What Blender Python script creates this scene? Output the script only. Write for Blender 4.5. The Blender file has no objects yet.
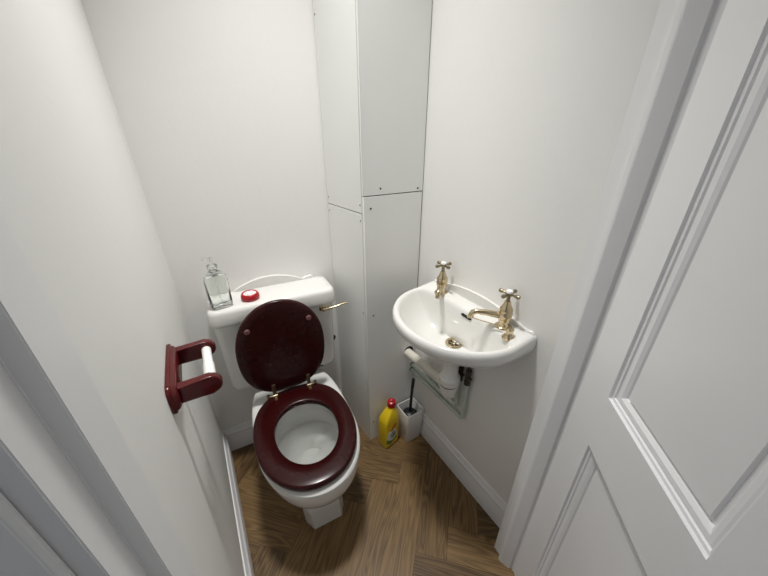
import bpy, bmesh, math, random
from mathutils import Vector, Matrix
random.seed(7)
PI = math.pi
scene = bpy.context.scene
col = scene.collection

# ------------------------------------------------------------------ materials
def mat(name, color, rough=0.5, metal=0.0, coat=0.0, spec=0.5):
    m = bpy.data.materials.new(name)
    m.use_nodes = True
    b = m.node_tree.nodes['Principled BSDF']
    b.inputs['Base Color'].default_value = (*color, 1)
    b.inputs['Roughness'].default_value = rough
    b.inputs['Metallic'].default_value = metal
    b.inputs['Coat Weight'].default_value = coat
    b.inputs['Coat Roughness'].default_value = 0.08
    b.inputs['Specular IOR Level'].default_value = spec
    return m

def noisy(m, scale=6.0, amount=0.04, bump=0.0, bump_scale=60.0, detail=3.0):
    """small tonal variation and surface bump from object-space noise"""
    nt = m.node_tree; b = nt.nodes['Principled BSDF']
    base = tuple(b.inputs['Base Color'].default_value)[:3]
    tc = nt.nodes.new('ShaderNodeTexCoord')
    n = nt.nodes.new('ShaderNodeTexNoise'); n.inputs['Scale'].default_value = scale; n.inputs['Detail'].default_value = detail
    nt.links.new(tc.outputs['Object'], n.inputs['Vector'])
    r = nt.nodes.new('ShaderNodeValToRGB')
    r.color_ramp.elements[0].position = 0.3; r.color_ramp.elements[1].position = 0.7
    r.color_ramp.elements[0].color = (*[max(0, c * (1 - amount)) for c in base], 1)
    r.color_ramp.elements[1].color = (*[min(1, c * (1 + amount)) for c in base], 1)
    nt.links.new(n.outputs['Fac'], r.inputs['Fac'])
    nt.links.new(r.outputs['Color'], b.inputs['Base Color'])
    if bump:
        n2 = nt.nodes.new('ShaderNodeTexNoise'); n2.inputs['Scale'].default_value = bump_scale; n2.inputs['Detail'].default_value = 2
        nt.links.new(tc.outputs['Object'], n2.inputs['Vector'])
        bp = nt.nodes.new('ShaderNodeBump'); bp.inputs['Strength'].default_value = bump; bp.inputs['Distance'].default_value = 0.002
        nt.links.new(n2.outputs['Fac'], bp.inputs['Height'])
        nt.links.new(bp.outputs['Normal'], b.inputs['Normal'])
    return m

M = {}
M['wall'] = noisy(mat('wall_paint', (0.865, 0.858, 0.835), 0.55), 2.2, 0.012, 0.25, 45)
M['ceiling'] = mat('ceiling_paint', (0.88, 0.88, 0.87), 0.8)
M['board'] = noisy(mat('painted_board', (0.835, 0.84, 0.815), 0.45), 3, 0.012, 0.1, 60)
M['board_edge'] = mat('board_edge', (0.82, 0.80, 0.74), 0.6)
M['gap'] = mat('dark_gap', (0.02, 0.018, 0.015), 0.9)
M['trim'] = noisy(mat('gloss_trim_paint', (0.845, 0.845, 0.85), 0.42, 0, 0, 0.35), 4, 0.01, 0.08, 30)
M['door'] = noisy(mat('door_paint', (0.85, 0.85, 0.862), 0.35), 5, 0.012, 0.12, 50)
M['ceramic'] = noisy(mat('white_glazed_ceramic', (0.765, 0.758, 0.728), 0.10, 0, 0.4), 3, 0.006)
M['brass'] = noisy(mat('aged_brass', (0.60, 0.49, 0.32), 0.2, 1.0), 40, 0.10)
M['dark_brass'] = noisy(mat('dull_brass', (0.30, 0.25, 0.16), 0.32, 1.0), 60, 0.15)
M['bronze'] = noisy(mat('dark_bronze', (0.10, 0.085, 0.065), 0.35, 0.9), 70, 0.3)
M['porcelain'] = mat('porcelain_button', (0.9, 0.9, 0.88), 0.1)
M['black'] = mat('black_plastic', (0.008, 0.008, 0.009), 0.4)
M['rubber'] = mat('black_rubber', (0.012, 0.011, 0.01), 0.7)
M['white_plastic'] = mat('white_plastic', (0.82, 0.81, 0.78), 0.3)
M['cream_plastic'] = noisy(mat('cream_plastic_pipe', (0.70, 0.665, 0.58), 0.4), 12, 0.04)
M['pipe_paint'] = noisy(mat('grey_green_painted_pipe', (0.53, 0.605, 0.54), 0.35), 25, 0.06)
M['yellow'] = noisy(mat('yellow_plastic', (0.78, 0.56, 0.015), 0.32), 8, 0.02)
M['red'] = mat('red_plastic', (0.42, 0.008, 0.014), 0.3)
M['green'] = mat('green_print', (0.10, 0.22, 0.05), 0.4)
M['white_print'] = mat('white_print', (0.72, 0.74, 0.70), 0.4)
M['red_print'] = mat('red_print', (0.5, 0.08, 0.04), 0.4)
M['silver'] = mat('silver', (0.8, 0.8, 0.8), 0.2, 1.0)
M['screw'] = mat('dark_screw', (0.06, 0.055, 0.05), 0.45, 0.6)
M['buffer'] = mat('clear_rubber_buffer', (0.20, 0.085, 0.085), 0.35)
M['frost'] = mat('pale_clear_gel', (0.82, 0.80, 0.80), 0.15)

def mahogany(name, base, dark, rough=0.22):
    m = mat(name, base, rough, 0, 0.05, 0.3)
    nt = m.node_tree; b = nt.nodes['Principled BSDF']
    tc = nt.nodes.new('ShaderNodeTexCoord'); mp = nt.nodes.new('ShaderNodeMapping')
    mp.inputs['Scale'].default_value = (6, 1.0, 6)
    n = nt.nodes.new('ShaderNodeTexNoise'); n.inputs['Scale'].default_value = 7; n.inputs['Detail'].default_value = 1.5
    r = nt.nodes.new('ShaderNodeValToRGB')
    r.color_ramp.elements[0].position = 0.3; r.color_ramp.elements[0].color = (*dark, 1)
    r.color_ramp.elements[1].position = 0.75; r.color_ramp.elements[1].color = (*base, 1)
    nt.links.new(tc.outputs['Object'], mp.inputs['Vector']); nt.links.new(mp.outputs['Vector'], n.inputs['Vector'])
    nt.links.new(n.outputs['Fac'], r.inputs['Fac']); nt.links.new(r.outputs['Color'], b.inputs['Base Color'])
    return m
M['mahogany'] = mahogany('varnished_mahogany', (0.030, 0.0019, 0.0021), (0.024, 0.0015, 0.0017), 0.26)
M['mahogany_red'] = mahogany('varnished_red_mahogany', (0.095, 0.0085, 0.0095), (0.070, 0.0060, 0.0068), 0.2)

def glass(name, color, rough=0.02, ior=1.45):
    m = mat(name, color, rough)
    b = m.node_tree.nodes['Principled BSDF']
    b.inputs['Transmission Weight'].default_value = 1.0
    b.inputs['IOR'].default_value = ior
    return m
M['glass'] = glass('clear_bottle_glass', (0.975, 0.99, 0.98), 0.02, 1.40)
M['soap'] = glass('clear_soap', (0.965, 0.985, 0.965), 0.0, 1.34)
M['clear_plastic'] = glass('clear_pump_plastic', (0.97, 0.97, 0.97), 0.15, 1.30)
M['water'] = glass('water', (0.97, 0.99, 0.98), 0.0, 1.33)

def floor_material():
    m = mat('oak_herringbone_planks', (0.2, 0.14, 0.08), 0.42, 0, 0.0, 0.4)
    nt = m.node_tree; b = nt.nodes['Principled BSDF']; L = nt.links.new
    uv = nt.nodes.new('ShaderNodeUVMap'); uv.uv_map = 'UVMap'
    at = nt.nodes.new('ShaderNodeAttribute'); at.attribute_name = 'tone'
    mp = nt.nodes.new('ShaderNodeMapping'); mp.inputs['Scale'].default_value = (0.95, 10.0, 1)
    L(uv.outputs['UV'], mp.inputs['Vector'])
    # broad cathedral figure
    w = nt.nodes.new('ShaderNodeTexNoise'); w.inputs['Scale'].default_value = 2.2; w.inputs['Detail'].default_value = 1.5; w.inputs['Distortion'].default_value = 0.4
    L(mp.outputs['Vector'], w.inputs['Vector'])
    mul = nt.nodes.new('ShaderNodeMath'); mul.operation = 'MULTIPLY'; mul.inputs[1].default_value = 11.0
    L(w.outputs['Fac'], mul.inputs[0])
    fr = nt.nodes.new('ShaderNodeMath'); fr.operation = 'PINGPONG'; fr.inputs[1].default_value = 0.5
    L(mul.outputs[0], fr.inputs[0])
    # fine fibres
    mp2 = nt.nodes.new('ShaderNodeMapping'); mp2.inputs['Scale'].default_value = (2.6, 140.0, 1)
    L(uv.outputs['UV'], mp2.inputs['Vector'])
    fi = nt.nodes.new('ShaderNodeTexNoise'); fi.inputs['Scale'].default_value = 1.6; fi.inputs['Detail'].default_value = 4
    L(mp2.outputs['Vector'], fi.inputs['Vector'])
    mix1 = nt.nodes.new('ShaderNodeMath'); mix1.operation = 'MULTIPLY_ADD'; mix1.inputs[1].default_value = 0.72; 
    L(fr.outputs[0], mix1.inputs[0])
    m2 = nt.nodes.new('ShaderNodeMath'); m2.operation = 'MULTIPLY'; m2.inputs[1].default_value = 0.75
    L(fi.outputs['Fac'], m2.inputs[0]); L(m2.outputs[0], mix1.inputs[2])
    add = nt.nodes.new('ShaderNodeMath'); add.operation = 'MULTIPLY_ADD'; add.inputs[1].default_value = 0.30
    L(at.outputs['Fac'], add.inputs[0]); L(mix1.outputs[0], add.inputs[2])
    r = nt.nodes.new('ShaderNodeValToRGB')
    e = r.color_ramp.elements
    e[0].position = 0.22; e[0].color = (0.041, 0.0225, 0.0080, 1)
    e[1].position = 1.02; e[1].color = (0.245, 0.150, 0.061, 1)
    k = e.new(0.60); k.color = (0.118, 0.068, 0.0262, 1)
    L(add.outputs[0], r.inputs['Fac']); L(r.outputs['Color'], b.inputs['Base Color'])
    bp = nt.nodes.new('ShaderNodeBump'); bp.inputs['Strength'].default_value = 0.12; bp.inputs['Distance'].default_value = 0.001
    L(fi.outputs['Fac'], bp.inputs['Height']); L(bp.outputs['Normal'], b.inputs['Normal'])
    return m
M['floor'] = floor_material()

# ------------------------------------------------------------------ helpers
def obj(name, bm, material, parent=None, sharp=38, mats=None):
    bmesh.ops.recalc_face_normals(bm, faces=bm.faces)
    me = bpy.data.meshes.new(name)
    bm.to_mesh(me); bm.free()
    for p in me.polygons: p.use_smooth = True
    me.set_sharp_from_angle(angle=math.radians(sharp))
    for mm in (mats or [material]): me.materials.append(mm)
    o = bpy.data.objects.new(name, me); col.objects.link(o)
    if parent: o.parent = parent
    return o

def tag(o, label, cat, group=None):
    o['label'] = label; o['category'] = cat
    if group: o['group'] = group
    return o

def thing(name, label, cat, loc=(0, 0, 0), rotz=0, group=None):
    o = bpy.data.objects.new(name, None); col.objects.link(o)
    o.location = loc; o.rotation_euler = (0, 0, rotz); o.empty_display_size = 0.1
    return tag(o, label, cat, group)

def struct(o):
    o['kind'] = 'structure'; return o

def box(bm, a, b, bev=0.0, seg=2, mi=0):
    """axis-aligned box between corners a and b"""
    t = bmesh.new()
    x0, y0, z0 = [min(a[i], b[i]) for i in range(3)]; x1, y1, z1 = [max(a[i], b[i]) for i in range(3)]
    v = [t.verts.new(p) for p in ((x0,y0,z0),(x1,y0,z0),(x1,y1,z0),(x0,y1,z0),(x0,y0,z1),(x1,y0,z1),(x1,y1,z1),(x0,y1,z1))]
    for f in ((3,2,1,0),(4,5,6,7),(0,1,5,4),(1,2,6,5),(2,3,7,6),(3,0,4,7)): t.faces.new([v[i] for i in f])
    if bev: bmesh.ops.bevel(t, geom=t.edges[:], offset=bev, segments=seg, affect='EDGES', profile=0.5)
    merge(bm, t, mi)

def merge(bm, t, mi=0, mtx=None):
    m = {}
    for v in t.verts: m[v] = bm.verts.new(mtx @ v.co if mtx else v.co)
    for f in t.faces:
        try:
            nf = bm.faces.new([m[v] for v in f.verts]); nf.material_index = mi
        except ValueError: pass
    t.free()

def loft(bm, rings, cap0=True, cap1=True, closed=True, mi=0, mtx=None):
    V = [[bm.verts.new((mtx @ Vector(p)) if mtx else p) for p in r] for r in rings]
    n = len(rings[0])
    for a, b in zip(V, V[1:]):
        for i in range(n if closed else n - 1):
            j = (i + 1) % n
            f = bm.faces.new((a[i], a[j], b[j], b[i])); f.material_index = mi
    for flag, r in ((cap0, V[0]), (cap1, V[-1])):
        if flag:
            c = bm.verts.new(sum((v.co for v in r), Vector()) / n)
            for i in range(n):
                f = bm.faces.new((r[i], r[(i + 1) % n], c)); f.material_index = mi
    return V

def circ(r, z, n=32, c=(0, 0)):
    return [(c[0] + r * math.cos(2*PI*i/n), c[1] + r * math.sin(2*PI*i/n), z) for i in range(n)]

def lathe(bm, prof, c=(0, 0), n=32, mi=0, mtx=None, caps=(True, True)):
    loft(bm, [circ(max(r, 1e-5), z, n, c) for r, z in prof], caps[0], caps[1], True, mi, mtx)

def frame_to(d):
    d = Vector(d).normalized()
    return d.to_track_quat('Z', 'Y').to_matrix().to_4x4()

def tube(bm, pts, r, n=14, mi=0, cap=True):
    pts = [Vector(p) for p in pts]
    rs = r if isinstance(r, (list, tuple)) else [r] * len(pts)
    rings = []; up = None
    for i, p in enumerate(pts):
        d = (pts[min(i+1, len(pts)-1)] - pts[max(i-1, 0)]).normalized()
        if up is None:
            up = d.orthogonal().normalized()
        up = (up - d * up.dot(d)).normalized()
        s = d.cross(up)
        rings.append([p + (up * math.cos(2*PI*k/n) + s * math.sin(2*PI*k/n)) * rs[i] for k in range(n)])
    loft(bm, rings, cap, cap, True, mi)

def bend(pts, rad, n=6):
    """round the corners of a polyline"""
    pts = [Vector(p) for p in pts]; out = [pts[0]]
    for a, b, c in zip(pts, pts[1:], pts[2:]):
        u = (a - b).normalized(); v = (c - b).normalized()
        p, q = b + u * rad, b + v * rad
        for i in range(n + 1):
            t = i / n
            out.append(p * (1-t)**2 + b * 2*t*(1-t) + q * t*t)
    out.append(pts[-1]); return out

def rrect(w, d, r, z, c=(0, 0), n=5):
    """rounded rectangle ring, full size w x d"""
    out = []
    for sx, sy, a0 in ((1, 1, 0), (-1, 1, PI/2), (-1, -1, PI), (1, -1, 3*PI/2)):
        for i in range(n + 1):
            a = a0 + PI/2 * i / n
            out.append((c[0] + sx*(w/2 - r) + r*math.cos(a), c[1] + sy*(d/2 - r) + r*math.sin(a), z))
    return out

def prism(bm, outline, ext, mi=0, bev=0.0, mtx=None, seg=2):
    """closed outline (list of 3D points) extruded by vector ext"""
    t = bmesh.new()
    v = [t.verts.new(p) for p in outline]; e = Vector(ext)
    w = [t.verts.new(Vector(p) + e) for p in outline]
    n = len(v)
    f1 = t.faces.new(v); f2 = t.faces.new(w[::-1])
    for i in range(n): t.faces.new((v[i], w[i], w[(i+1) % n], v[(i+1) % n]))
    if bev:
        ed = [e_ for e_ in set(f1.edges) | set(f2.edges)]
        bmesh.ops.bevel(t, geom=ed, offset=bev, segments=seg, affect='EDGES', profile=0.5)
    merge(bm, t, mi, mtx)

NB = bmesh.new

# ------------------------------------------------------------------ the room
A = math.radians(-4.6)                       # the back wall is not square to the side walls
TX = Vector((math.cos(A), math.sin(A), 0)); NBK = Vector((-math.sin(A), math.cos(A), 0))
RX = 0.9385                                  # right wall face
FRONT = -1.02                                # inner face of the door wall
CEIL = 2.95
def W(x, d, z): return TX * x - NBK * d + Vector((0, 0, z))   # x along the back wall, d out from it

# floor: herringbone planks, one mesh
def build_floor():
    bm = NB(); uvl = bm.loops.layers.uv.new('UVMap'); tl = bm.faces.layers.float.new('tone')
    w = 0.1215; L = 4*w; g = 0.0005; s = math.sqrt(.5)
    def plank(u0, u1, v0, v1, along_u):
        q = [(u0+g, v0+g), (u1-g, v0+g), (u1-g, v1-g), (u0+g, v1-g)]
        P = [Vector(((u - v)*s, (u + v)*s, 0)) for u, v in q]
        c = sum(P, Vector()) / 4
        if not (-0.75 < c.x < 1.75 and -2.4 < c.y < 0.5): return
        f = bm.faces.new([bm.verts.new(p) for p in P])
        f[tl] = random.random()
        ou, ov = random.uniform(0, 40), random.uniform(0, 40)
        for lp, (u, v) in zip(f.loops, q):
            a, b = (u - u0, v - v0) if along_u else (v - v0, u - u0)
            lp[uvl].uv = (a + ou, b + ov)
    for k in range(-6, 7):
        for j in range(-24, 25):
            ou, ov = -.21 + j*w + k*L, -1.02 - j*w + k*L
            plank(ou, ou + L, ov - w, ov, True)
            plank(ou - w, ou, ov - L, ov, False)
    # clip to the built area, add the dark underlay seen in the joints
    n0 = len(bm.faces)
    f = bm.faces.new([bm.verts.new(p) for p in ((-.75,-2.4,-.0008),(1.75,-2.4,-.0008),(1.75,.3,-.0008),(-.75,.3,-.0008))])
    f.material_index = 1
    me = bpy.data.meshes.new('floor'); bm.to_mesh(me); bm.free()
    me.materials.append(M['floor']); me.materials.append(M['gap'])
    o = bpy.data.objects.new('floor', me); col.objects.link(o); return struct(o)
build_floor()

bm = NB(); box(bm, (-.8, -2.4, CEIL), (1.8, .3, CEIL + .1)); struct(obj('ceiling', bm, M['ceiling']))
bm = NB(); box(bm, (-.12, FRONT, -.02), (0, .2, CEIL)); struct(obj('wall_left', bm, M['wall']))
bm = NB(); box(bm, (RX, FRONT, -.02), (RX + .12, .12, CEIL)); struct(obj('wall_right', bm, M['wall']))
bm = NB(); prism(bm, [W(-.15, 0, -.02), W(1.2, 0, -.02), W(1.2, -.12, -.02), W(-.15, -.12, -.02)], (0, 0, CEIL + .02)); struct(obj('wall_back', bm, M['wall']))
bm = NB()
box(bm, (-.75, FRONT, -.02), (-.03, FRONT - .10, CEIL)); box(bm, (.912, FRONT, -.02), (1.75, FRONT - .10, CEIL))
box(bm, (-.03, FRONT, 2.06), (.912, FRONT - .10, CEIL)); struct(obj('wall_front', bm, M['wall']))

# skirting: moulded profile (distance from wall, height)
SK = [(0, 0), (.016, 0), (.016, .098), (.0145, .102), (.0145, .108), (.0165, .112), (.0165, .117), (.0135, .122),
      (.0105, .126), (.0095, .131), (.0075, .135), (.0065, .141), (.004, .145), (0, .146)]
def skirting(name, p0, p1, nrm):
    bm = NB(); n = Vector(nrm)
    r = [[Vector(p) + n * d + Vector((0, 0, z)) for d, z in SK] for p in (p0, p1)]
    loft(bm, r, True, True)
    return struct(obj(name, bm, M['trim'], None, 30))
skirting('baseboard_left', (0, FRONT + .005, 0), (0, .0, 0), (1, 0, 0))
skirting('baseboard_right', (RX, FRONT + .0, 0), (RX, -.34, 0), (-1, 0, 0))
skirting('baseboard_back', W(.0, 0, 0), W(.636, 0, 0), -NBK)

# door lining, stops and architrave as continuous vertical mouldings
def vprism(name, outline, z1=2.06, m='trim', bev=0.0, lean0=0.0, lean1=0.0):
    """lean0/lean1: the old frame is a little out of plumb"""
    bm = NB(); prism(bm, [(x, y, 0) for x, y in outline], (0, 0, z1))
    for v in bm.verts: v.co.x += lean0 + (lean1 - lean0) * v.co.z / z1
    if bev:
        ed = [e for e in bm.edges if abs(e.verts[0].co.z - e.verts[1].co.z) > .5]
        bmesh.ops.bevel(bm, geom=ed, offset=bev, segments=3, affect='EDGES')
    return struct(obj(name, bm, M[m], None, 30))
vprism('trim_1', [(-.03, -1.02), (.0095, -1.02), (.0095, -1.081), (-.006, -1.081), (-.006, -1.1235), (-.03, -1.1235)], bev=.0012, lean0=.011, lean1=-.004)   # left jamb with stop and rebate
vprism('trim_2', [(-.0195, -1.1245), (-.0195, -1.1290), (-.0235, -1.1325), (-.088, -1.140), (-.094, -1.1245)], bev=.001, lean0=.011, lean1=-.004)                # left architrave, hall side
vprism('trim_3', [(.915, -1.02), (.865, -1.02), (.8605, -1.0525), (.849, -1.0545), (.8465, -1.066), (.8575, -1.0975), (.8645, -1.1), (.8625, -1.1235), (.915, -1.1235)], bev=.0012, lean0=-.013, lean1=.029)   # right jamb
vprism('trim_4', [(.879, -1.1245), (.879, -1.137), (.95, -1.142), (.956, -1.1245)], bev=.001, lean0=-.013, lean1=.029)
bm = NB(); box(bm, (-.03, -1.02, 2.035), (.912, -1.1235, 2.06)); struct(obj('trim_5', bm, M['trim']))     # head lining
# nail heads and paint nicks on the right lining
# ------------------------------------------------------------------ door leaf
def build_door():
    dd = Vector((-.676, -.737, 0)).normalized()       # from the hinge towards the handle side
    n = Vector((-.737, .676, 0)).normalized()         # face looking into the room
    H0 = Vector((.852, -1.1115, 0))
    Wd, Hh, T = .885, 2.02, .036
    bm = NB()
    def P(u, z, dep):
        if u == 0: u = -.014 + .0215 * z          # hinge edge planed to the leaning frame
        return H0 + dd * u + Vector((0, 0, z)) - n * dep
    us = [0, .109, .390, .487, .768, Wd]
    zs = [.008, .225, .8415, .984, 1.90, Hh]
    prof = [(0, 0), (.0012, .0055), (.007, .0060), (.0085, .0095), (.013, .0085), (.020, .0095), (.026, .0135), (.0275, .0175), (.034, .0175), (.0355, .0125)]
    def quad(u0, u1, z0, z1, dep):
        bm.faces.new([bm.verts.new(P(*q, dep)) for q in ((u0, z0), (u1, z0), (u1, z1), (u0, z1))])
    for i in range(5):
        for j in range(5):
            u0, u1, z0, z1 = us[i], us[i+1], zs[j], zs[j+1]
            if i in (1, 3) and j in (1, 3):
                rings = [[P(u0+a, z0+a, d), P(u1-a, z0+a, d), P(u1-a, z1-a, d), P(u0+a, z1-a, d)] for a, d in prof]
                V = [[bm.verts.new(p) for p in r] for r in rings]
                for a, b in zip(V, V[1:]):
                    for k in range(4): bm.faces.new((a[k], a[(k+1) % 4], b[(k+1) % 4], b[k]))
                bm.faces.new(V[-1])
            else: quad(u0, u1, z0, z1, 0)
    c = [P(0, zs[0], T), P(Wd, zs[0], T), P(Wd, Hh, T), P(0, Hh, T)]; f = [P(0, zs[0], 0), P(Wd, zs[0], 0), P(Wd, Hh, 0), P(0, Hh, 0)]
    bm.faces.new([bm.verts.new(p) for p in c])
    for k in range(4): bm.faces.new([bm.verts.new(p) for p in (f[k], f[(k+1) % 4], c[(k+1) % 4], c[k])])
    bmesh.ops.remove_doubles(bm, verts=bm.verts, dist=1e-5)
    return struct(obj('door_1', bm, M['door'], None, 12))
build_door()

# ------------------------------------------------------------------ pipe boxing in the corner
BX, BY = .666, -.338
boxing = thing('pipe_boxing', 'white painted board boxing running up the back right corner of the room', 'pipe boxing', (BX, BY, 0))
def LB(x, y, z): return (x - BX, y - BY, z)
JF, JL = 1.279, 1.215
t = .012
g = .0018
def board(lo, hi):
    bm = NB(); box(bm, LB(*lo), LB(*hi), .0008, 1); return obj('panel', bm, M['board'], boxing)
board((BX, BY, .001), (RX - .005, BY + t, JF - g)); board((BX, BY, JF + g), (RX - .0035, BY + t, CEIL - .001))
yl = -.0548
SL = -.026
def sx(y): return SL * (y - BY) / (yl - BY)
def side_board(z0, z1):
    y0 = BY + t + .0026; bm = NB()
    prism(bm, [LB(BX + sx(y0), y0, z0), LB(BX + t + sx(y0), y0, z0), LB(BX + t + sx(yl), yl, z0), LB(BX + sx(yl), yl, z0)], (0, 0, z1 - z0), 0, .0006, seg=1)
    return obj('panel', bm, M['board'], boxing)
side_board(.001, JL - g); side_board(JL + g, CEIL - .001)
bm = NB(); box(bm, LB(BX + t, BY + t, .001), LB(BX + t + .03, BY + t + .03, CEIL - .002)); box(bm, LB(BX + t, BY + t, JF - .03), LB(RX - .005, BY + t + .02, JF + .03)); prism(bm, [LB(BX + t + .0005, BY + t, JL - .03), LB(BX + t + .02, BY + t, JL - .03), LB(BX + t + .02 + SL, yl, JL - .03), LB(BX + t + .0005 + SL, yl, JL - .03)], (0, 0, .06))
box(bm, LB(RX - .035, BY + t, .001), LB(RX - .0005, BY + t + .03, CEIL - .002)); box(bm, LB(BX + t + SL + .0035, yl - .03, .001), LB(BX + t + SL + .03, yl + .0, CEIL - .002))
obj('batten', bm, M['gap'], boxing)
def screw(p, nrm, r=.0038):
    bm = NB(); mtx = Matrix.Translation(LB(*p)) @ frame_to(nrm)
    lathe(bm, [(r*.6, -.003), (r, -.0005), (r, .0006), (r*.55, .0009)], n=14, mtx=mtx); obj('screw', bm, M['screw'], boxing)
for x, z in ((.738, 1.303), (.910, 1.292), (.696, 1.234), (.688, .125), (.699, .771), (.70, 1.92)): screw((x, BY, z), (0, -1, 0))
for y, z in ((-.064, 1.244), (-.066, 1.187), (-.314, 1.246), (-.314, 1.187), (-.312, .782), (-.064, 1.855)): screw((BX + sx(y), y, z), (-1, 0, 0), .0032)

# ------------------------------------------------------------------ toilet
TC, TD = .346, .40
toilet = thing('toilet', 'white close-coupled toilet with dark mahogany seat down and lid raised', 'toilet', W(TC, TD, 0), A)
def T3(x, d, z): return Vector((x, -(d - TD), z))

def oval(w, db, dm, df, z, n=72, eb=2.0, ef=2.0, xo=0.0):
    """egg-shaped ring: half width w, back at db, widest at dm, front at df"""
    out = []
    for i in range(n):
        a = 2*PI*i/n; c, s = math.cos(a), math.sin(a)
        e = ef if c > 0 else eb
        x = w * math.copysign(abs(s)**(2/e), s)
        d = dm + ((df - dm) if c > 0 else (dm - db)) * math.copysign(abs(c)**(2/e), c)
        out.append(T3(x + xo, d, z))
    return out

bm = NB()
def lean(z): return .022 * (1 - min(z, .43) / .43)
def foot(ins, z, n=72):
    """plinth: flat front with stepped, chamfered corners"""
    half = [(.060, .566), (.064, .556), (.069, .555), (.072, .541), (.077, .540), (.080, .526), (.086, .520), (.088, .30), (.088, .10)]
    P = [(x - ins, d - (ins if d > .2 else -ins)) for x, d in half]; P = P + [(-x, d) for x, d in P[::-1]]
    out = []
    for i in range(n):
        a = 2*PI*i/n; dx, dy = math.sin(a), math.cos(a); best = None
        for (x0, y0), (x1, y1) in zip(P, P[1:] + P[:1]):
            y0_, y1_ = y0 - .44, y1 - .44
            den = dx*(y1_ - y0_) - dy*(x1 - x0)
            if abs(den) < 1e-9: continue
            t_ = (x0*(y1_ - y0_) - y0_*(x1 - x0)) / den; u = (x0*dy - y0_*dx) / den
            if t_ > 0 and -1e-6 <= u <= 1 + 1e-6 and (best is None or t_ < best): best = t_
        out.append(T3(dx*best + lean(z), .44 + dy*best, z))
    return out
S = [(.093, .10, .43, .558, .160, 5, 5), (.116, .095, .42, .584, .195, 4, 3.0), (.140, .085, .42, .622, .235, 4, 2.4), (.162, .075, .43, .658, .280, 4, 2.2),
    (.178, .06, .43, .682, .320, 4, 2.12), (.187, .05, .435, .696, .360, 3.4, 2.1), (.193, .045, .44, .702, .394, 3.4, 2.05), (.1945, .043, .44, .704, .412, 3.4, 2.05),
    (.193, .044, .44, .702, .422, 3.4, 2.05), (.187, .05, .44, .694, .428, 3.4, 2.05), (.176, .06, .44, .680, .430, 3.4, 2.05)]
rings = [foot(.000, 0), foot(.000, .020), foot(.000, .10), foot(.000, .135)]
rings += [oval(w, b, m_, f, z, 72, eb, ef, lean(z) + .009) for w, b, m_, f, z, eb, ef in S]
I = [(.140, .270, .44, .620, .430, 2.2, 2.1), (.132, .280, .44, .610, .427, 2.2, 2.1), (.128, .285, .44, .605, .418, 2.2, 2.1), (.128, .285, .44, .604, .395, 2.2, 2.1),
     (.139, .276, .44, .612, .372, 2.2, 2.1), (.138, .280, .435, .606, .34, 2.2, 2.1), (.136, .286, .43, .596, .308, 2.2, 2.1), (.128, .294, .43, .588, .3015, 2.2, 2.1), (.126, .296, .43, .586, .296, 2.2, 2.1), (.118, .304, .43, .57, .265, 2.2, 2.1),
     (.100, .32, .42, .54, .235, 2.2, 2.1), (.074, .335, .41, .49, .205, 2.2, 2.1), (.045, .35, .39, .44, .185, 2, 2)]
rings += [oval(w, b, m_, f, z, 72, eb, ef, lean(z) + .004) for w, b, m_, f, z, eb, ef in I]
loft(bm, rings, True, True)
pan = obj('pan', bm, M['ceramic'], toilet, 40)
bm = NB(); loft(bm, [oval(.105, .316, .43, .556, .235, 72, 2.2, 2.1, lean(.24) + .004), oval(.124, .298, .43, .576, .264, 72, 2.2, 2.1, lean(.264) + .004), oval(.132, .290, .43, .592, .2995, 72, 2.2, 2.1, lean(.30) + .004)], True, True)
obj('water', bm, M['water'], toilet)

# seat ring
def ring_section(outer, inner, z0, z1, n=96):
    """outer/inner: functions i-> (x,d); builds a rounded ring"""
    rings = []
    prof = [(0.0, .35, 0), (.0, .75, 0), (.03, .92, 0), (.09, 1.0, 0), (.5, 1.05, 0), (.93, 1.0, 0), (.985, .93, 0), (1, .80, 0), (1, .3, 0), (.96, .06, 0), (.9, 0, 0), (.1, 0, 0), (.04, .06, 0)]
    for t_, h, _ in prof:
        rings.append([T3(o[0]*(1-t_) + q[0]*t_, o[1]*(1-t_) + q[1]*t_, z0 + (z1 - z0)*h) for o, q in zip(outer, inner)])
    bm = NB(); V = loft(bm, rings, False, False)
    n = len(outer)
    for i in range(n):
        j = (i+1) % n; bm.faces.new((V[-1][i], V[-1][j], V[0][j], V[0][i]))
    return bm
def flat(ring): return [(p.x, TD - p.y) for p in ring]
SO = flat(oval(.188, .208, .445, .692, 0, 96, 2.5, 2.1, .003)); SI = flat(oval(.117, .313, .45, .611, 0, 96, 2.1, 2.05, .006))
seat = obj('seat', ring_section(SO, SI, .435, .464), M['mahogany'], toilet, 50)
for x, d in ((-.14, .33), (.14, .33), (-.11, .6), (.11, .6)):
    bm = NB(); lathe(bm, [(.008, 0), (.010, .001), (.010, .008)], n=14, mtx=Matrix.Translation(T3(x, d, .4295))); obj('seat_buffer', bm, M['buffer'], seat)

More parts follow.
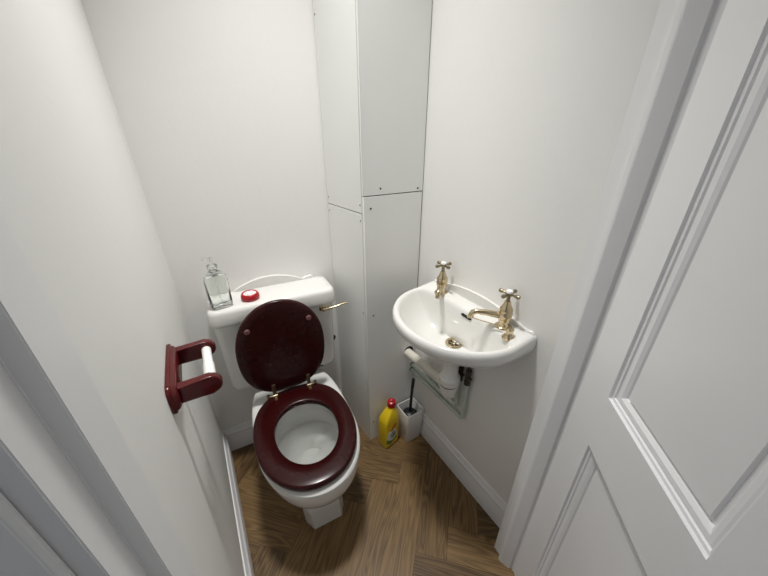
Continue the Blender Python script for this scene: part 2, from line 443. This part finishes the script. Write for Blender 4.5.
# raised lid leaning on the cistern
ZL, LL = .476, .440
lid_mtx = Matrix.Translation(T3(-.010, .213, ZL)) @ Matrix.Rotation(math.radians(91.0), 4, 'X')
def lid_ring(k, th):
    out = []
    for i in range(72):
        a = 2*PI*i/72; c, s = math.cos(a), math.sin(a); e = 2.1 if c > 0 else 2.5
        x = .175 * k * math.copysign(abs(s)**(2/e), s)
        y = .215 + (.225 if c > 0 else .215) * (1 - (1-k)*.75) * math.copysign(abs(c)**(2/e), c)
        out.append(Vector((x, y, th)))
    return out
bm = NB()
loft(bm, [lid_ring(k, th) for k, th in ((.86, .000), (.955, .000), (.985, .0015), (.998, .005), (1, .011), (.985, .0165), (.95, .019), (.80, .020), (.4, .020))], True, True, True, 0, lid_mtx)
lid = obj('lid', bm, M['mahogany'], toilet, 50)
for x in (-.117, .117):
    bm = NB(); lathe(bm, [(.0095, 0), (.0105, .001), (.0105, .005), (.009, .007), (.005, .0072), (.0045, .005)], n=20, mtx=lid_mtx @ Matrix.Translation((x, .338, .0195)))
    obj('buffer', bm, M['buffer'], lid)
# hinges
for x in (-.074, .074):
    s = 1 if x > 0 else -1
    bm = NB()
    box(bm, T3(x - .0075, .2335, .470), T3(x + .0075, .2370, .528), .001, 1)                      # strap up the lid
    tube(bm, [T3(x - .010, .2375, .468), T3(x + .010, .2375, .468)], .0058)                        # knuckle
    tube(bm, [T3(x + s*.010, .2360, .466), T3(x + s*.030, .2300, .466)], .0050)                    # pin
    tube(bm, [T3(x + s*.028, .2290, .4295), T3(x + s*.028, .2290, .473)], [.0085, .0078])         # post on the pan
    box(bm, T3(x - .006, .238, .4635), T3(x + .006, .262, .4665), .0008, 1)
    obj('hinge', bm, M['dark_brass'], toilet)

# cistern
bm = NB()
def cr(w, d0, d1, r, z): return rrect(w, d1 - d0, r, z, (0, -((d0 + d1)/2 - TD)), 6)
loft(bm, [cr(.452, .014, .140, .03, .476), cr(.463, .012, .146, .03, .482), cr(.466, .011, .149, .03, .50), cr(.474, .01, .158, .03, .70), cr(.480, .008, .164, .03, .830)], True, True)
cistern = obj('cistern', bm, M['ceramic'], toilet, 50)
bm = NB()
loft(bm, [cr(.490, .004, .172, .03, .817), cr(.500, .002, .176, .034, .821), cr(.502, .001, .1775, .034, .83), cr(.498, .001, .175, .034, .870), cr(.492, .002, .171, .034, .880), cr(.478, .004, .163, .032, .885), cr(.43, .02, .15, .03, .8865)], True, True)
# arched upstand along the back edge
pts = []
N = 28
for i in range(N + 1):
    u = i / N; x = -.150 + u * .300
    pts.append((x, .886 + .044 * math.sin(PI * u)**0.8))
arch = [T3(-.150, .001, .876)] + [T3(x, .001, z) for x, z in pts] + [T3(.172, .001, .898), T3(.182, .001, .902), T3(.194, .001, .895), T3(.200, .001, .876)]
prism(bm, arch, T3(0, .018, 0) - T3(0, 0, 0), 0, .004)
obj('cistern_lid', bm, M['ceramic'], cistern, 50)
# flush lever
bm = NB()
lathe(bm, [(.0155, 0), (.0155, .004), (.011, .007), (.0090, .014), (.0090, .019), (.006, .021)], n=24, mtx=Matrix.Translation(T3(.187, .1625, .798)) @ frame_to((0, -1, 0)))
tube(bm, [T3(.186, .178, .797), T3(.195, .181, .798), T3(.235, .186, .805), T3(.286, .192, .815), T3(.291, .1925, .816)], [.0050, .0060, .0044, .0040, .0025])
obj('flush_lever', bm, M['brass'], cistern)
# inlet nut on the side and rubber washer between cistern and pan
bm = NB(); tube(bm, [T3(.225, .05, .555), T3(.266, .05, .555)], .0085, 8); tube(bm, [T3(.258, .05, .555), T3(.258, .05, .538)], .006, 8)
obj('inlet_valve', bm, M['rubber'], cistern)
bm = NB(); loft(bm, [rrect(.24, .09, .03, .429, (0, TD - .09)), rrect(.24, .09, .03, .478, (0, TD - .09))]); 
obj('pan_washer', bm, M['rubber'], toilet)
for x in (-.125, .172):
    bm = NB(); tube(bm, [T3(x, .085, .429), T3(x, .085, .478)], .0095, 6); obj('cistern_bolt', bm, M['rubber'], toilet)

# ------------------------------------------------------------------ things on the cistern
LIDZ = .8868
bot = thing('soap_bottle', 'clear glass soap bottle with liquid at left end of cistern lid', 'bottle', W(.152, .122, LIDZ), A + .2)
bm = NB()
outer = [(.066, .001, .012), (.075, .004, .018), (.0765, .02, .019), (.0765, .112, .019), (.073, .124, .022), (.060, .135, .023), (.042, .142, .0195), (.032, .145, .0155), (.031, .158, .0152)]
inner = [(.025, .158, .0124), (.025, .142, .0124), (.055, .131, .0215), (.067, .121, .020), (.070, .110, .017), (.070, .012, .016), (.060, .007, .012)]
def bt(w): return .82 if w > .035 else 1
loft(bm, [rrect(w, w * bt(w), r*bt(w), z, n=6) for w, z, r in outer] + [rrect(w, w * bt(w), r*bt(w), z, n=6) for w, z, r in inner], True, True)
obj('glass_body', bm, M['glass'], bot, 50)
bm = NB(); loft(bm, [rrect(w, w*.82, r, z, n=6) for w, z, r in ((.0585, .0076, .011), (.0690, .0126, .014), (.0690, .108, .0150), (.0645, .120, .017), (.052, .1295, .018))]); obj('liquid_soap', bm, M['soap'], bot, 50)
bm = NB()
lathe(bm, [(.0165, .1575), (.0175, .1585), (.0175, .166), (.015, .169), (.006, .170), (.0055, .182)], n=22); obj('pump_collar', bm, M['clear_plastic'], bot)
bm = NB()
lathe(bm, [(.0045, .172), (.0070, .184), (.0078, .186), (.0078, .192), (.006, .195)], n=18)
tube(bm, [(0, 0, .190), (-.010, .008, .191), (-.020, .015, .190), (-.022, .0165, .185)], [.0046, .0042, .0036, .003], 10)
tube(bm, [(0, 0, .172), (0, 0, .05), (.006, 0, .014)], .002, 8)
obj('pump', bm, M['clear_plastic'], bot)

fr = thing('air_freshener', 'small round red air freshener with pale top on the cistern lid', 'air freshener', W(.258, .110, LIDZ), A)
bm = NB(); lathe(bm, [(.027, 0), (.033, .002), (.0355, .009), (.0350, .017), (.0318, .0240), (.0285, .0268), (.0268, .0270), (.0255, .0258), (.0245, .021)], n=36); obj('red_case', bm, M['red'], fr, 60)
bm = NB(); lathe(bm, [(.0243, .0205), (.0243, .0240), (.012, .0262), (.004, .0266)], n=30)
for i in range(6):
    a = i*PI/3; lathe(bm, [(.0045, .0235), (.004, .0280), (.0015, .0290)], c=(.0135*math.cos(a), .0135*math.sin(a)), n=8)
obj('gel_top', bm, M['frost'], fr, 30)

# ------------------------------------------------------------------ toilet roll holder on the left wall
hold = thing('toilet_roll_holder', 'red mahogany toilet roll holder fixed to the left wall', 'toilet roll holder', (0, -.64, .985))
def hy(y, z): return (y + .64, z - .985)
bm = NB()
def plate_ring(x, ins):
    y0, z0 = hy(-.746 + ins, .951 + ins); y1, z1 = hy(-.546 - ins, 1.022 - ins); out = []
    n = 7; r = .020
    cs = [(y0, z0, 1, 1), (y1, z0, -1, 1), (y1, z1, -1, -1), (y0, z1, 1, -1)]
    a0s = [PI, 1.5*PI, 0, .5*PI]
    for (cy, cz, sy, sz), a0 in zip(cs, a0s):
        for i in range(n + 1):
            a = a0 + PI/2*i/n; out.append(Vector((x, cy + sy*r + r*math.cos(a), cz + sz*r + r*math.sin(a))))
    return out
loft(bm, [plate_ring(x, i) for x, i in ((0.0005, .0005), (.006, 0), (.008, .001), (.009, .004), (.013, .0055), (.017, .009), (.019, .0125))])
obj('backplate', bm, M['mahogany_red'], hold, 40)
for yc in (-.714, -.566):
    bm = NB(); zc = .985; hh = .0225; n = 12
    out = [Vector((.017, 0, -hh)), Vector((.017, 0, hh))]
    out = [Vector((.0165, 0, hh))] + [Vector((.078 + hh*math.sin(PI*i/n), 0, hh*math.cos(PI*i/n))) for i in range(n + 1)] + [Vector((.0165, 0, -hh))]
    y0 = yc + .64 - .0095
    prism(bm, [p + Vector((0, y0, 0)) for p in out], (0, .019, 0), 0, .004, seg=3)
    obj('arm', bm, M['mahogany_red'], hold, 40)
bm = NB()
tube(bm, [(.078, -.0660, .0), (.078, -.0655, .0), (.078, -.004, .0), (.078, -.003, .0), (.078, -.0025, .0), (.078, .0655, .0), (.078, .066, .0)], [.010, .0125, .0125, .0125, .0108, .0108, .009], 20)
obj('roller', bm, M['white_plastic'], hold, 40)

# ------------------------------------------------------------------ wash basin
BYC = -.69
basin = thing('wash_basin', 'small white wall-hung wash basin with brass taps on the right wall', 'wash basin', (RX, BYC, .76))
def B3(x, y, z): return Vector((x - RX, y - BYC, z - .76))
def basin_ring(cx, ax, ay, xb, z, zb=None, rc=.0, n1=40, n2=8, n3=24):
    """front half ellipse about (cx), straight sides back to xb; zb = height at the back edge"""
    zb = z if zb is None else zb
    out = []
    for i in range(n1 + 1):
        a = PI * i / n1
        out.append((cx - ax*math.sin(a), BYC + ay*math.cos(a), z))
    span = xb - cx
    if rc:                                   # softly rounded back of the bowl
        m = 2*n2 + n3 - 1
        for i in range(1, m + 1):
            a = PI * i / (m + 1); c, sn = math.cos(a), math.sin(a)
            f = abs(sn)**.75
            out.append((cx + span*f, BYC - math.copysign(abs(c)**.85, c)*ay, z + (zb - z)*f))
        return [B3(*p) for p in out]
    for i in range(1, n2 + 1):
        t_ = i / n2; out.append((cx + span*t_, BYC - ay, z + (zb - z)*t_))
    for i in range(1, n3):
        t_ = i / n3; out.append((xb, BYC - ay*(1 - 2*t_), zb))
    for i in range(n2, 0, -1):
        t_ = i / n2; out.append((cx + span*t_, BYC + ay, z + (zb - z)*t_))
    return [B3(*p) for p in out]
XW = RX - .0008
R_ = [(.895, .030, .030, XW, .750, .750, 0), (.885, .075, .085, XW, .757, .757, 0), (.875, .125, .145, XW, .780, .785, 0), (.862, .170, .194, XW, .822, .822, 0), (.85, .197, .226, XW, .852, .848, 0),
      (.845, .210, .237, XW, .868, .862, 0), (.841, .218, .2425, XW, .880, .876, 0), (.840, .221, .2445, XW, .895, .898, 0), (.840, .220, .244, XW, .908, .920, 0), (.840, .216, .240, XW - .002, .916, .929, 0), (.840, .210, .235, XW - .006, .9195, .931, 0),
      (.838, .201, .227, .874, .919, .927, .03), (.838, .195, .221, .868, .914, .921, .035), (.838, .190, .216, .865, .903, .911, .04), (.838, .178, .203, .862, .875, .887, .045), (.838, .155, .178, .860, .842, .855, .05), (.838, .125, .148, .857, .812, .823, .05),
      (.839, .085, .100, .853, .794, .798, .04), (.840, .042, .045, .858, .7875, .7885, .012), (.840, .022, .022, .847, .7865, .787, .004)]
bm = NB(); loft(bm, [basin_ring(*r[:5], r[5], r[6]) for r in R_], True, True)
# arched upstand against the wall
pts = []
for i in range(31):
    u = i/30; y = -.203 + u*.406
    pts.append((y, .931 + .038*math.sin(PI*u)**0.75))
prof = [B3(XW, BYC - .238, .915), B3(XW, BYC - .238, .931), B3(XW, BYC - .227, .939), B3(XW, BYC - .213, .937)] + [B3(XW, BYC + y, z) for y, z in pts] + [B3(XW, BYC + .213, .937), B3(XW, BYC + .227, .939), B3(XW, BYC + .238, .931), B3(XW, BYC + .238, .915)]
prism(bm, prof, (-.013, 0, 0), 0, .0035)
bowl = obj('bowl', bm, M['ceramic'], basin, 50)
# overflow slot
bm = NB(); prism(bm, [B3(.8605, BYC - .022 + a, .9065 + b) for a, b in ((-.020, -.0045), (.020, -.0045), (.0245, 0), (.020, .0045), (-.020, .0045), (-.0245, 0))], (.010, 0, .001)); 
obj('overflow_slot', bm, M['gap'], basin)
# waste outlet with grid
bm = NB()
lathe(bm, [(.010, -.004), (.0295, -.004), (.0315, .0005), (.0300, .0025), (.0255, .0030), (.0215, .0012), (.0195, -.003), (.0195, -.012)], n=36, mtx=Matrix.Translation(B3(.840, BYC, .7905)), caps=(False, False))
for k in range(3):
    a = k*PI/3; box_t = NB(); box(box_t, (-.020, -.0017, -.0045), (.020, .0017, -.0015)); merge(bm, box_t, 0, Matrix.Translation(B3(.840, BYC, .7905)) @ Matrix.Rotation(a, 4, 'Z'))
lathe(bm, [(.006, -.005), (.006, -.001), (.004, 0)], n=16, mtx=Matrix.Translation(B3(.840, BYC, .7905)))
waste = obj('waste_outlet', bm, M['brass'], basin)
bm = NB(); lathe(bm, [(.0195, 0), (.0195, .0005)], n=28, mtx=Matrix.Translation(B3(.840, BYC, .7868))); obj('drain_hole', bm, M['gap'], waste)

def tap(x, y, z, spout_dir, L=.105, sc=1.0):
    r = bpy.data.objects.new('tap', None); col.objects.link(r); r.parent = basin; r.location = B3(x, y, z); r.scale = (sc, sc, sc)
    d = Vector((*spout_dir, 0)).normalized()
    bm = NB()
    lathe(bm, [(.018, -.002), (.026, 0), (.0265, .003), (.024, .006), (.017, .009), (.0160, .014), (.0178, .022), (.0205, .034), (.0212, .052), (.0190, .057), (.0205, .061), (.0195, .067), (.0155, .073), (.0122, .082), (.0095, .090), (.0085, .093)], n=28)
    obj('tap_body', bm, M['brass'], r, 45)
    bm = NB()
    P = [d*.012 + Vector((0, 0, .040)), d*.030 + Vector((0, 0, .043)), d*(L*.55) + Vector((0, 0, .047)), d*(L*.85) + Vector((0, 0, .0485)), d*(L*.96) + Vector((0, 0, .044)), d*L + Vector((0, 0, .034)), d*L + Vector((0, 0, .027))]
    tube(bm, P, [.0105, .0108, .0095, .0092, .0092, .0092, .0098], 18)
    obj('spout', bm, M['brass'], r, 45)
    bm = NB()
    lathe(bm, [(.0070, .091), (.0058, .098), (.0062, .110), (.0105, .113), (.012, .117), (.0115, .122), (.008, .124)], n=22)
    for k in range(4):
        a = PI/4 + k*PI/2 + math.atan2(d.y, d.x); e = Vector((math.cos(a), math.sin(a), 0)); z0 = Vector((0, 0, .1175))
        tube(bm, [e*.008 + z0, e*.019 + z0, e*.022 + z0, e*.028 + z0, e*.034 + z0, e*.036 + z0], [.0044, .0038, .0054, .0066, .0056, .002], 12)
    h = obj('cross_handle', bm, M['dark_brass'], r, 45)
    bm = NB(); lathe(bm, [(.0108, .1225), (.0108, .1262), (.0088, .1290), (.003, .1302)], n=20); obj('porcelain_button', bm, M['porcelain'], h)
    return r
tap(.888, -.548, .923, (-.72, -.62), .098)
tap(.894, -.840, .926, (-.74, .62), .104, 1.0)
# plug stay: small brass post on the deck with a thin rod ending in a ball
bm = NB()
mt = Matrix.Translation(B3(.868, -.884, .917))
lathe(bm, [(.018, -.003), (.021, 0), (.021, .004), (.016, .008), (.0115, .013), (.0105, .026), (.012, .031), (.008, .036)], n=24, mtx=mt)
tube(bm, [B3(.866, -.884, .946), B3(.860, -.838, .942), B3(.842, -.772, .936), B3(.834, -.752, .936)], .0019, 8)
lathe(bm, [(.001, -.005), (.0045, -.003), (.0055, 0), (.0045, .003), (.001, .005)], n=14, mtx=Matrix.Translation(B3(.832, -.749, .936)))
obj('plug_stay', bm, M['brass'], basin)

# ------------------------------------------------------------------ pipework below the basin
trap = thing('bottle_trap', 'white plastic bottle trap hanging under the wash basin', 'trap', (.862, BYC + .022, .485))
def P3(x, y, z): return (x - .868, y - BYC, z - .53)
bm = NB(); lathe(bm, [(.024, .254), (.027, .232), (.034, .228), (.036, .222), (.036, .205), (.031, .198), (.031, .142), (.036, .134), (.036, .128), (.0425, .120), (.0425, .0925), (.042, .0915)], n=32); obj('trap_neck', bm, M['white_plastic'], trap)
bm = NB(); lathe(bm, [(.0385, .085), (.0385, .0912)], n=32); obj('seal_ring', bm, M['rubber'], trap)
bm = NB(); lathe(bm, [(.008, .012), (.018, .014), (.026, .022), (.033, .045), (.0385, .072), (.0400, .0848)], n=32); obj('trap_cup', bm, M['white_plastic'], trap)
pp = thing('waste_pipe', 'fat cream plastic waste pipe running along the right wall into the boxing', 'pipe', (.885, -.345, .53))
def Q3(x, y, z): return (x - .885, y + .345, z - .53)
bm = NB(); tube(bm, [Q3(.872, -.628, .535), Q3(.880, -.60, .53), Q3(.892, -.349, .499), Q3(.892, -.3405, .498)], .0215, 22); obj('pipe', bm, M['cream_plastic'], pp)
bm = NB(); tube(bm, [Q3(.899, -.3395, .504), Q3(.899, -.3385, .504)], .0265, 22); obj('dark_hole_disc', bm, M['rubber'], pp)  # black disc, not a seal: painted shade of the open hole round the pipe
def supply(name_label, y_c, z_h, x, top):
    o = thing('supply_pipe', name_label, 'pipe', (x, y_c, z_h), 0, 'thin water pipes under the basin')
    bm = NB()
    tube(bm, bend([(0, -.3412 - y_c, 0), (0, 0, 0), (0, 0, top - z_h)], .016), .0088, 14)
    obj('pipe', bm, M['pipe_paint'], o)
    bm = NB(); wx = RX - x
    tube(bm, [(0, .150, 0), (0, .162, 0)], .0104, 14); box(bm, (.002, .150, -.007), (wx, .162, .007))
    obj('pipe_clip', bm, M['pipe_paint'], o)
    bm = NB(); zt = top - z_h
    tube(bm, [(0, 0, zt - .002), (0, 0, zt + .013)], .0140, 6); tube(bm, [(0, 0, zt + .013), (0, 0, zt + .052)], .0110, 14); tube(bm, [(0, 0, zt + .052), (0, 0, zt + .070)], .0140, 6)
    tube(bm, [(0, 0, zt + .032), (0, -.016, zt + .032)], .0060, 10); box(bm, (-.008, -.0185, zt + .028), (.008, -.0155, zt + .036), .001, 1)
    obj('isolating_valve', bm, M['bronze'], o)
    bm = NB(); tube(bm, [(0, 0, zt + .068), (-.001, .0, zt + .12), (-.002, 0, .740 - z_h)], .006, 10); obj('tail_pipe', bm, M['bronze'], o)
    bm = NB(); tube(bm, [(0, -.3402 - y_c, .002), (0, -.3392 - y_c, .002)], .0112, 14); obj('dark_hole_disc', bm, M['rubber'], o)  # thin black disc standing in for the shaded gap where the pipe enters
supply('lower of two thin grey painted water pipes under the basin, the outer one', -.712, .376, .920, .572)
supply('upper of two thin grey painted water pipes under the basin, the inner one', -.666, .4080, .9235, .560)

# ------------------------------------------------------------------ on the floor in the corner
br_hold = thing('toilet_brush_holder', 'square white toilet brush holder on the floor in the right corner', 'toilet brush holder', (.869, -.413, 0))
bm = NB()
loft(bm, [rrect(w, w*.96, r, z, n=5) for w, r, z in ((.086, .010, .0005), (.092, .012, .004), (.107, .012, .198), (.106, .012, .200), (.100, .010, .200), (.099, .010, .196), (.086, .008, .010))])
obj('cup', bm, M['white_plastic'], br_hold, 45)
brush = thing('toilet_brush', 'black toilet brush standing in the square white holder', 'toilet brush', (.869, -.413, .012))
bm = NB(); tube(bm, [(-.004, -.004, .15), (.003, -.002, .28), (.008, 0, .335), (.011, 0, .372), (.0115, 0, .378)], [.0078, .0072, .0078, .0086, .005], 14); obj('handle', bm, M['black'], brush)
bm = NB(); lathe(bm, [(.040, .130), (.041, .142), (.038, .152), (.028, .160), (.010, .165)], c=(-.003, -.003), n=30); obj('splash_cap', bm, M['black'], brush)
bm = NB(); lathe(bm, [(.012, .002), (.028, .012), (.031, .03), (.031, .075), (.026, .088), (.008, .092), (.007, .131)], c=(-.003, -.003), n=30)
obj('bristle_head', bm, M['black'], brush)

BZ = math.radians(11)
bl = thing('cleaner_bottle', 'yellow toilet cleaner bottle with red cap on the floor beside the brush', 'bottle', (.748, -.392, 0), BZ)
bm = NB()
sec = [(.080, .050, .0, .0005, .008), (.090, .060, 0, .004, .010), (.094, .064, 0, .03, .011), (.095, .065, 0, .10, .011), (.094, .064, .0, .165, .011), (.088, .061, .003, .188, .012), (.068, .052, .0095, .213, .014), (.047, .042, .016, .232, .015), (.036, .036, .019, .242, .0165), (.032, .032, .019, .247, .0155)]
loft(bm, [rrect(w, d, r, z, (xo, 0), 6) for w, d, xo, z, r in sec])
body = obj('body', bm, M['yellow'], bl, 45)
bm = NB(); lathe(bm, [(.0175, .245), (.0215, .246), (.0220, .268), (.0205, .276), (.014, .279), (.011, .280), (.0100, .288), (.006, .291)], c=(.019, 0), n=28)
obj('cap', bm, M['red'], bl, 40)
bm = NB()
yf = -.0338
def blob(cx, cz, a, b, rot, y, mi, n=24, k=0):
    P = []
    for i in range(n):
        t_ = 2*PI*i/n; rr = 1 + k*math.sin(5*t_); u, v = a*rr*math.cos(t_), b*rr*math.sin(t_)
        P.append((cx + u*math.cos(rot) - v*math.sin(rot), y, cz + u*math.sin(rot) + v*math.cos(rot)))
    prism(bm, P, (0, .0012, 0), mi)
blob(-.008, .056, .038, .030, .5, yf + .0004, 1, 30, .10); blob(-.006, .080, .034, .036, .6, yf, 0, 28, .06)
blob(.004, .072, .020, .007, .6, yf - .0004, 1); blob(-.004, .092, .021, .004, .75, yf - .0004, 3); blob(.004, .128, .028, .004, .55, yf, 2, 20, .1); blob(.008, .140, .018, .0035, .75, yf, 2); blob(-.003, .120, .004, .013, -.3, yf, 2)
blob(.010, .086, .012, .0035, .6, yf - .0004, 1)
obj('label', bm, None, body, 30, [M['white_print'], M['green'], M['red_print'], M['screw']])

# ------------------------------------------------------------------ light
sp = bpy.data.lights.new('ceiling_downlight', 'SPOT'); sp.energy = 158; sp.color = (1.0, .988, .962)
sp.spot_size = math.radians(75); sp.spot_blend = 1.0; sp.shadow_soft_size = .13
so = bpy.data.objects.new('ceiling_downlight', sp); so.location = (.43, -.52, 2.92); col.objects.link(so)

w = bpy.data.worlds.new('world'); scene.world = w; w.use_nodes = True
w.node_tree.nodes['Background'].inputs['Color'].default_value = (.90, .94, 1.0, 1)
w.node_tree.nodes['Background'].inputs['Strength'].default_value = .22

# ------------------------------------------------------------------ camera
cam = bpy.data.cameras.new('camera'); cam.sensor_width = 36; cam.lens = 14.53125; cam.clip_start = .01
co = bpy.data.objects.new('camera', cam); col.objects.link(co)
r = ((0.8536, -0.2270, 0.4689), (-0.5210, -0.3710, 0.7688), (-0.0006, -0.9005, -0.4349))   # columns: right, down, forward
X_ = Vector([q[0] for q in r]).normalized(); F_ = Vector([q[2] for q in r]); F_ = (F_ - X_*F_.dot(X_)).normalized(); U_ = F_.cross(X_) * -1
U_ = X_.cross(F_)
mtx = Matrix((( X_.x, U_.x, -F_.x, .130), (X_.y, U_.y, -F_.y, -1.360), (X_.z, U_.z, -F_.z, 1.470), (0, 0, 0, 1)))
co.matrix_world = mtx
scene.camera = co
vs = scene.view_settings
scene.display_settings.display_device = 'sRGB'
vs.view_transform = 'Standard'; vs.look = 'None'; vs.exposure = 0.0; vs.gamma = 1.0; vs.use_curve_mapping = False
